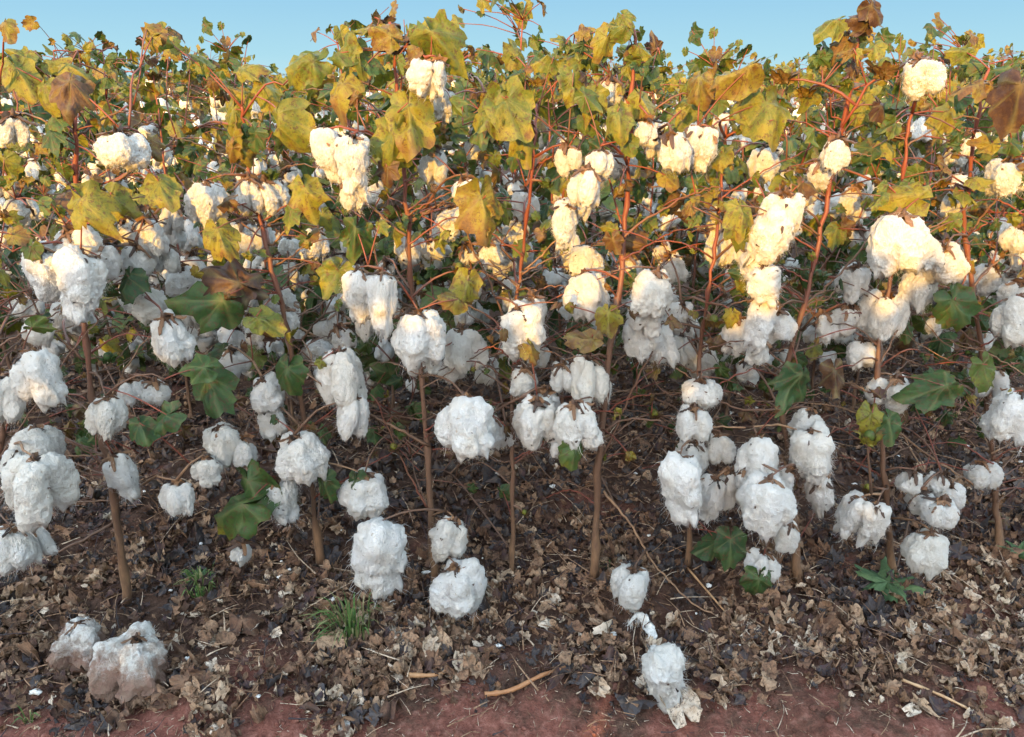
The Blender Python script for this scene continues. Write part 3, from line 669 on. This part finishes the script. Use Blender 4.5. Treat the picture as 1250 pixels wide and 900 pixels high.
for ln in LEAVES.strip().splitlines():
    for t in ln.split('|'):
        px, py, L_, a, col, lob, fold, dy = [float(q) for q in t.split()]
        p = owner(px, py); Yd = p.Y + dy; s_ = mpp(px, py, Yd) * L_
        tip = RIGHT * math.cos(R(a)) + UPV * math.sin(R(a)) + FWD * rng.uniform(-.35, .15)
        nrm = -FWD + UPV * rng.uniform(.1, .7) + RIGHT * rng.uniform(-.5, .35)
        c = at(px, py, Yd) - tip.normalized() * s_ * .32
        p.leaf(c, tip, nrm, s_ * .74, col, lobed=lob * .4, fold=fold + rng.uniform(.05, .4), droop=rng.uniform(.3, 1.3), rough=rng.uniform(.6, 1.3))
for px, py, s_, col, dy in [(1081, 76, .030, .86, -.1), (959, 84, .026, .82, -.05), (1062, 528, .026, .62, -.12), (872, 385, .022, .8, -.05), (330, 205, .02, .3, .0), (560, 320, .02, .78, .02), (668, 215, .018, .35, -.02), (1000, 330, .022, .2, .0), (1150, 215, .02, .8, .02), (130, 430, .02, .25, .0), (480, 540, .018, .9, -.02), (800, 500, .018, .85, .0), (1060, 590, .018, .9, -.04), (230, 150, .02, .7, .05), (395, 560, .016, .9, -.04), (640, 620, .014, .9, -.02), (985, 102, .02, .75, 0), (905, 150, .018, .5, .02)]:
    p = owner(px, py); c = at(px, py, p.Y + dy); p.bud(c - Vector((0, 0, .015)), s_, col)
# the rest of each front plant's foliage
for p in plants:
    top = p.poly[-1][1]
    for k in range(38):
        py = top + abs(rng.gauss(0, 1)) * 140 + 22
        if py > 430: py = rng.uniform(top + 30, 430)
        px = stem_x(p, py) + rng.gauss(0, 40) * (1 if py > top + 60 else .5)
        Yd = p.Y + rng.uniform(-.10, .24); t, n_ = rand_leaf_dirs()
        p.leaf(at(px, py, Yd), t, n_, rng.uniform(.015, .044), leaf_colour(0), lobed=rng.uniform(0, .75), fold=rng.uniform(.2, .9), droop=rng.uniform(.1, 1.2), rough=rng.uniform(.3, 1))
    for k in range(30):                                  # dark leaves inside the row
        py = rng.uniform(230, 540); px = stem_x(p, py) + rng.gauss(0, 60); t, n_ = rand_leaf_dirs()
        p.leaf(at(px, py, p.Y + rng.uniform(.08, .60)), t, n_, rng.uniform(.018, .055), rng.choice([.05, .12, .2, .3, .9, .97]), lobed=rng.uniform(.2, .8), fold=rng.uniform(.3, 1), droop=rng.uniform(.5, 1.8), rough=1.2)
    for k in range(3):                                   # low dry leaves and bare twigs
        py = rng.uniform(440, 640); px = stem_x(p, py) + rng.gauss(0, 38); t, n_ = rand_leaf_dirs()
        p.leaf(at(px, py, p.Y + rng.uniform(-.05, .12)), t, n_, rng.uniform(.02, .04), rng.choice([.1, .2, .9, .97, .8]), lobed=.7, fold=.5, droop=1.2, rough=1.2)
    for k in range(16):                                  # thin dry twigs crossing behind the stems
        py = rng.uniform(330, 620); x0 = stem_x(p, py); sgn = rng.choice((-1, 1)); L_ = rng.uniform(40, 120); dz = rng.uniform(.05, .35)
        p.twig([at(x0, py, p.Y), at(x0 + sgn * L_ * .5, py - L_ * rng.uniform(-.1, .4), p.Y + dz * .5), at(x0 + sgn * L_, py - L_ * rng.uniform(-.2, .9), p.Y + dz)], .0016, .0006, rng.uniform(.1, .5))
    for k in range(14):
        py = rng.uniform(150, 620); x0 = stem_x(p, py); sgn = rng.choice((-1, 1)); L_ = rng.uniform(40, 130)
        p.twig([at(x0, py, p.Y), at(x0 + sgn * L_ * .5, py - L_ * .30, p.Y + rng.uniform(-.04, .06)), at(x0 + sgn * L_, py - L_ * rng.uniform(.1, .6), p.Y + rng.uniform(-.08, .12))], .0019, .0008, rng.uniform(.1, .9))

# small leaves at the shoot tips against the sky
for px, py, w_, h_, n, dy in [(190, 58, 55, 60, 13, .1), (243, 92, 45, 50, 10, .14), (305, 104, 70, 30, 11, .2), (80, 80, 120, 45, 20, .06), (735, 72, 100, 80, 26, .02), (792, 85, 46, 66, 12, .08),
        (660, 90, 60, 50, 13, .12), (590, 100, 60, 26, 8, .2), (1188, 90, 110, 40, 22, .1), (1018, 78, 60, 50, 10, 0), (960, 104, 60, 30, 10, .06), (478, 44, 60, 50, 9, 0), (845, 118, 60, 50, 10, .1), (1150, 66, 40, 20, 5, .1), (20, 88, 50, 40, 9, .1)]:
    for k in range(max(2, int(w_ / 28))):
        x = px + ((k + .5) / max(2, int(w_ / 28)) - .5) * w_; p = owner(x, py); q = p.L(at(x, py - h_ * .4, p.Y + dy)); q0 = p.L(at(x + rng.uniform(-14, 14), py + h_ * .5 + 40, p.Y + dy * .6))
        p.branch(p.near(q0), q0, .1, .0015, .0013); p.branch(q0, q, .02, .0013, .0008)
    for k in range(n):
        x = px + rng.uniform(-.5, .5) * w_; y = py + rng.uniform(-.5, .5) * h_; p = owner(x, y); t, n_ = rand_leaf_dirs()
        p.leaf(at(x, y, p.Y + dy + rng.uniform(-.05, .05)), t, n_, rng.uniform(.014, .032), min(1, leaf_colour(0) + .05), lobed=rng.uniform(.1, .9), fold=rng.uniform(.1, .8), droop=rng.uniform(.1, 1.3), rough=rng.uniform(.4, 1.1))
# dead scraps of leaf, bracts and squares clinging all over the front plants
for p in plants:
    for k in range(20):
        py = rng.uniform(p.poly[-1][1] + 50, 560); px = stem_x(p, py) + rng.gauss(0, 44); t, n_ = rand_leaf_dirs()
        p.leaf(at(px, py, p.Y + rng.uniform(-.14, .16)), t, n_, rng.uniform(.010, .026), rng.choice([.1, .3, .55, .7, .75, .82, .9, .97]), lobed=rng.uniform(.3, 1), fold=rng.uniform(.3, 1), droop=rng.uniform(.5, 2.6), rough=1.6, dry=rng.choice([0, .5, 1]))

# ================================================================== ROWS BEHIND
protos = [generic(2) for _ in range(5)]
ordn = ['first', 'second', 'third', 'fourth', 'fifth', 'sixth', 'seventh', 'eighth', 'ninth', 'tenth', 'eleventh', 'twelfth', 'thirteenth', 'fourteenth', 'fifteenth',
        'sixteenth', 'seventeenth', 'eighteenth', 'nineteenth', 'twentieth', 'twenty first', 'twenty second', 'twenty third', 'twenty fourth', 'twenty fifth', 'twenty sixth', 'twenty seventh', 'twenty eighth', 'twenty ninth', 'thirtieth', 'thirty first', 'thirty second', 'thirty third', 'thirty fourth', 'thirty fifth']
used = set()
def put(i, lib, x, y, sc_):
    o = lib[i]
    if o.name in used: o = copy_thing(o)
    else: used.add(o.name)
    o.location = (x, y, gh1(x, y)); o.rotation_euler = (0, 0, rng.uniform(0, 2 * PI)); o.scale = (sc_, sc_, sc_); return o
rowgap = .84; total = len(plants)
def row(yr, lib, spacing, labeler, group, hs=.955, order=None):
    global total
    half = .72 * yr + .45; n = int(2 * half / spacing)
    for k in range(n):
        x = -half + (k + .5) * spacing + rng.uniform(-.06, .06); i = (k * 3 + rng.randint(0, 1)) % len(lib) if k >= len(lib) else k
        o = put(i, lib, x, yr + rng.uniform(-.10, .10), hs * rng.uniform(.86, 1.12)); tag(o, labeler(k), 'cotton plant', group); total += 1
r2 = 1.30 + rowgap
row(r2, protos, .175, lambda k: f'leafy cotton plant full of small white bolls, {ordn[k]} from left in second row', 'cotton plants of the second row')
row(r2 + rowgap, protos, .21, lambda k: f'shaded cotton plant with sunlit top, {ordn[k]} from left in third row', 'cotton plants of the third row')
mids = [generic(1, True) for _ in range(5)]
for r_ in (3, 4, 5):
    row(1.30 + rowgap * r_, mids, .27, lambda k: f'cotton plant in the {ordn[r_]} row back, mostly its yellow green top showing', f'cotton plants of the {ordn[r_]} row', .98)
fars = [generic(1, False, 1.08) for _ in range(4)]
for r_ in (6, 7, 8):
    row(1.30 + rowgap * r_, fars, .36, lambda k: f'distant cotton plant in the {ordn[r_]} row back, only its leafy top showing', f'cotton plants of the {ordn[r_]} row', .99)
print('PLANTS', total)
# the rest of the field, read as one mass
def mass(name, spots, nl, nb, smin, smax, zlo, ztop):
    mb = MB()
    for x, y in spots:
        h = ztop * rng.uniform(.88, 1.08)
        for k in range(nl):
            t, n_ = rand_leaf_dirs(); s_ = rng.uniform(smin, smax)
            P, Fc, ve = leaf_geo(s_, .4, .3, .5, .6, 0, 1, rng.random() * 50)
            z = h - (abs(rng.gauss(0, .25)) if name != 'shade_rows' else rng.random()) * (h - zlo)
            mb.add(P @ frame(t, n_) + np.array([x + rng.gauss(0, .12), y + rng.gauss(0, .12), z]), Fc, LEAF, leaf_colour(1), ve)
        for k in range(nb):
            v, f = arrays(rng.choice(BOLL_FAR['round'])); mb.add(v * rng.uniform(.06, .09) + np.array([x + rng.gauss(0, .12), y + rng.gauss(0, .12), rng.uniform(zlo, h)]), f, LINT)
    return mb
spots = [(rng.uniform(-1, 1) * (.72 * y + 1), y) for y in [rng.choice([1.3 + rowgap * k for k in range(9, 22)]) + rng.uniform(-.08, .08) for _ in range(620)]]
tag(mass('far', spots, 26, 4, .05, .10, .55, 1.07).build('cotton_field'), kind='stuff')
spots = [(rng.uniform(-1, 1) * (.74 * y + 1), y) for y in [22 + 90 * rng.random() ** 2 for _ in range(1500)]]
tag(mass('farther', spots, 9, 1, .12, .26, .6, 1.12).build('distant_cotton_field'), kind='stuff')
# unseen cotton rows added behind the camera to shade the front row's lower half
spots = [(x + rng.uniform(-.05, .05), y + rng.uniform(-.08, .08)) for y in (-1.75, -2.6, -3.4) for x in np.arange(-8.5, 7, .16)]
tag(mass('shade_rows', spots, 64, 3, .07, .13,   .02, 1.125).build('added_cotton_shade_rows'), kind='stuff')

# ================================================================== ON THE GROUND
def gp(px, py): 
    y = ground_Y(py); q = at(px, py, y); return Vector((q.x, q.y, gh1(q.x, q.y)))
def fallen(px, py, wd, ht, label, shape='hang', seed=0, tilt=(.15, .1), dirty=True):
    g = gp(px, py + ht * .42); s_ = mpp(px, py, g.y)
    me = lint_mesh(3000 + seed, 5, shape, 1100, LINT_DIRTY if dirty else LINT, 'fallen_boll')
    for v in me.vertices:                                # weathered: slumped and pulled out of shape
        c = np.array(v.co); d = .10 * np.array([float(vnoise(c * 3.1 + seed * 5 + q * 11)) for q in range(3)]) + .035 * np.array([float(vnoise(c * 11 + seed + q * 7)) for q in range(3)])
        v.co = Vector(c + d) * (1 if v.co.z > -.1 else 1.06)
    me.update(); base = {'hang': (.78, .98), 'long': (.62, 1.12), 'round': (.92, .78)}[shape]
    o = bpy.data.objects.new('fallen_boll', me); C.objects.link(o)
    zc = at(px, py, g.y).z; o.location = (g.x, g.y + .01, g.z + ht * s_ * .41); o.scale = (wd * s_ / base[0], wd * s_ / base[0], ht * s_ / base[1]); o.rotation_euler = (tilt[0], tilt[1], seed)
    b = bpy.data.objects.new('burr', BURR_HI[seed % 5]); C.objects.link(b); b.parent = o; b.location = (0, 0, .42); b.scale = (.055 / o.scale.x, .055 / o.scale.y, .055 / o.scale.z)
    return tag(o, label, 'cotton boll')
fallen(97, 776, 60, 76, 'grey brown soiled cotton boll on the litter, left of the bigger stained one', 'hang', 1)
fallen(168, 800, 78, 84, 'big fallen cotton boll with white top and red brown soiled bottom', 'hang', 2)
fallen(812, 822, 48, 84, 'ragged soiled lint boll lying below the curled white strand', 'long', 3, (.1, .25), False)
fallen(419, 884, 16, 30, 'tiny scrap of lint at the bottom edge on red soil', 'long', 4)

def stick(pts, r, rnd, label):
    mb = MB(); P = [gp(*q) + Vector((0, 0, r * 1.6 + .006)) for q in pts]
    tube(mb, spline(P, 16), r, r * .55, DRY if rnd < 0 else STICK, abs(rnd), 8, .2); o = mb.build('stick'); return tag(o, label, 'stick')
STICK = bark_material('dry_stick', [(0, (.30, .13, .055)), (.5, (.42, .24, .12)), (1, (.62, .47, .30))])
stick([(592, 852), (625, 846), (660, 832), (690, 820)], .0048, .1, 'thick orange brown stick lying on litter below the straight trunk')
stick([(1098, 838), (1150, 858), (1204, 880)], .0030, .6, 'straight tan stick lying across bare red soil at the lower right')
stick([(498, 832), (530, 828), (548, 824)], .0045, .3, 'short broken orange twig beside the thick stick')
stick([(262, 742), (300, 752), (360, 748), (415, 735)], .0017, .9, 'thin pale straw running toward the green grass tuft')
stick([(838, 705), (880, 750), (925, 792)], .0022, .5, 'thin bent twig sloping down behind the soiled lint boll')
mb = MB(); P = [gp(x, y) + Vector((0, 0, z)) for x, y, z in ((766, 768, .012), (778, 760, .022), (790, 772, .024), (796, 790, .018), (797, 806, .012))]
v = spline(P, 60); V = []
for k in range(420):
    q = v[rng.randrange(60)]; t = np.array([rng.gauss(0, 1), rng.gauss(0, 1), rng.gauss(-.3, .8)]); t /= np.linalg.norm(t); e = q + t * .006; L_ = rng.uniform(.006, .018); sd = np.cross(t, (0, .3, 1)) * .00022
    m_ = e + t * L_ * .5 + nr.normal(0, .002, 3); f_ = e + t * L_ * .7 + np.array([0, 0, -L_ * .6]); mb.add([e - sd, e + sd, m_ - sd, m_ + sd, f_ - sd * .4, f_ + sd * .4], [(0, 1, 3, 2), (2, 3, 5, 4)], LINT)
for k in range(60):
    for j in range(12):
        a = 2 * PI * j / 12; q = np.array([math.cos(a), math.sin(a) * .7, 0]); q = np.array([q[0] * (.6 if k < 30 else 1), q[1], q[0] * (.8 if k < 30 else .1)])
        rr = .0075 * (math.sin(PI * (k + 2) / 63) ** .4) * (1.15 + .8 * float(fbm(np.array([k * .22, 2 * math.cos(a), 4.4 + 2 * math.sin(a)]), 3)))
        V.append(v[k] + q * rr)
mb.add(V, [(i * 12 + j, i * 12 + (j + 1) % 12, (i + 1) * 12 + (j + 1) % 12, (i + 1) * 12 + j) for i in range(59) for j in range(12)] + [tuple(range(12)), tuple(range(708, 720))], LINT)
tag(mb.build('lint_strand'), 'curled white strand of lint on the litter above the ragged soiled boll', 'lint')

def dry_leaf(px, py, size, col, label, ang=0., dry=.9, cat='dry leaf', lift=.012):
    mb = MB(); g = gp(px, py); put_leaf(mb, g + Vector((0, 0, lift)), (math.cos(ang), math.sin(ang), .25), (.1, -.5, 1), size, col, lobed=.5, fold=.3, droop=1.2, rough=1.2, dry=dry, material=DRY)
    tag(mb.build('dry_leaf'), label, cat)
dry_leaf(832, 868, .075, .93, 'pale crumpled dry leaf beside the ragged soiled boll', 1.9)
dry_leaf(1108, 878, .032, .99, 'small pale curled husk on bare red soil at the lower right', .3, 1.3)
dry_leaf(1000, 806, .035, .62, 'orange brown dry leaf on the litter right of centre', .8)
dry_leaf(300, 778, .06, .32, 'grey folded dry leaf standing in the litter left of the grass', 1.6, .5, lift=.02)
dry_leaf(540, 800, .05, .70, 'brown crumpled dry leaf above the broken orange twig', 2.4)

def grass(px, py, n, L, spread, label, lean=0., r=.0016):
    g = gp(px, py); mb = MB()
    for k in range(n):
        a = rng.uniform(0, 2 * PI); o = Vector((math.cos(a), math.sin(a), 0)) * rng.uniform(0, spread * .3) ; l = L * rng.uniform(.5, 1.1); q = rng.uniform(.3, 1.2)
        d = Vector((math.cos(a) + lean, math.sin(a) * .6 - .2, 0)) * l * .55 * q
        P = spline([g + o, g + o + d * .4 + Vector((0, 0, l * .55)), g + o + d + Vector((0, 0, l * (.9 - .45 * q)))], 7); V = []
        side = np.cross(np.array(d), (0, 0, 1)); side = side / (np.linalg.norm(side) + 1e-9) * r * rng.uniform(.8, 1.5)
        for j, c in enumerate(P):
            t = 1 - (j / 6) ** 2 * .9; V += [c - side * t, c + np.array([0, 0, -.0006]), c + side * t]
        mb.add(V, [(3 * j + e, 3 * j + e + 1, 3 * j + e + 4, 3 * j + e + 3) for j in range(6) for e in (0, 1)], GRASS, rng.random() * .9)
    return tag(mb.build('grass_tuft'), label, 'grass')
grass(428, 778, 70, .11, .16, 'bright green grass tuft below the biggest hanging boll', -.3)
grass(246, 716, 60, .065, .12, 'low grey green grass tuft behind the stained fallen boll')
grass(745, 700, 16, .03, .05, 'small green sprouts at the foot of the straight trunk')
grass(36, 878, 7, .05, .03, 'few green blades at the lower left corner')
def weed(px, py, n, L, label):
    g = gp(px, py); root = bpy.data.objects.new('weed', None); C.objects.link(root); root.location = g; tag(root, label, 'weed')
    mb = MB(); tube(mb, [(0, 0, -.01), (0, 0, .01), (.002, 0, .022)], .003, .002, WEED, .4, 6); mb.build('stem', root)
    for k in range(n):
        a = 2 * PI * k / n + rng.uniform(-.2, .2); up = rng.uniform(.3, .9); mb = MB()
        mbl = L * rng.uniform(.7, 1.1)
        P, Fc, ve = leaf_geo(mbl, 0, .25, .7, .35, 0, 4, rng.random() * 9); P[:, 1] *= .45
        mb.add(P @ frame((math.cos(a), math.sin(a), up), (-math.cos(a) * up, -math.sin(a) * up, 1)) + np.array([0, 0, .018]), Fc, WEED, rng.uniform(.2, .8), ve); mb.build('leaf', root)
weed(1083, 722, 9, .075, 'small broad leaved green weed growing in the litter at the right')
weed(1243, 690, 7, .05, 'green weed at the right edge beside the forked cotton stem')
weed(245, 700, 5, .022, 'tiny weed seedling in the low grey green grass')
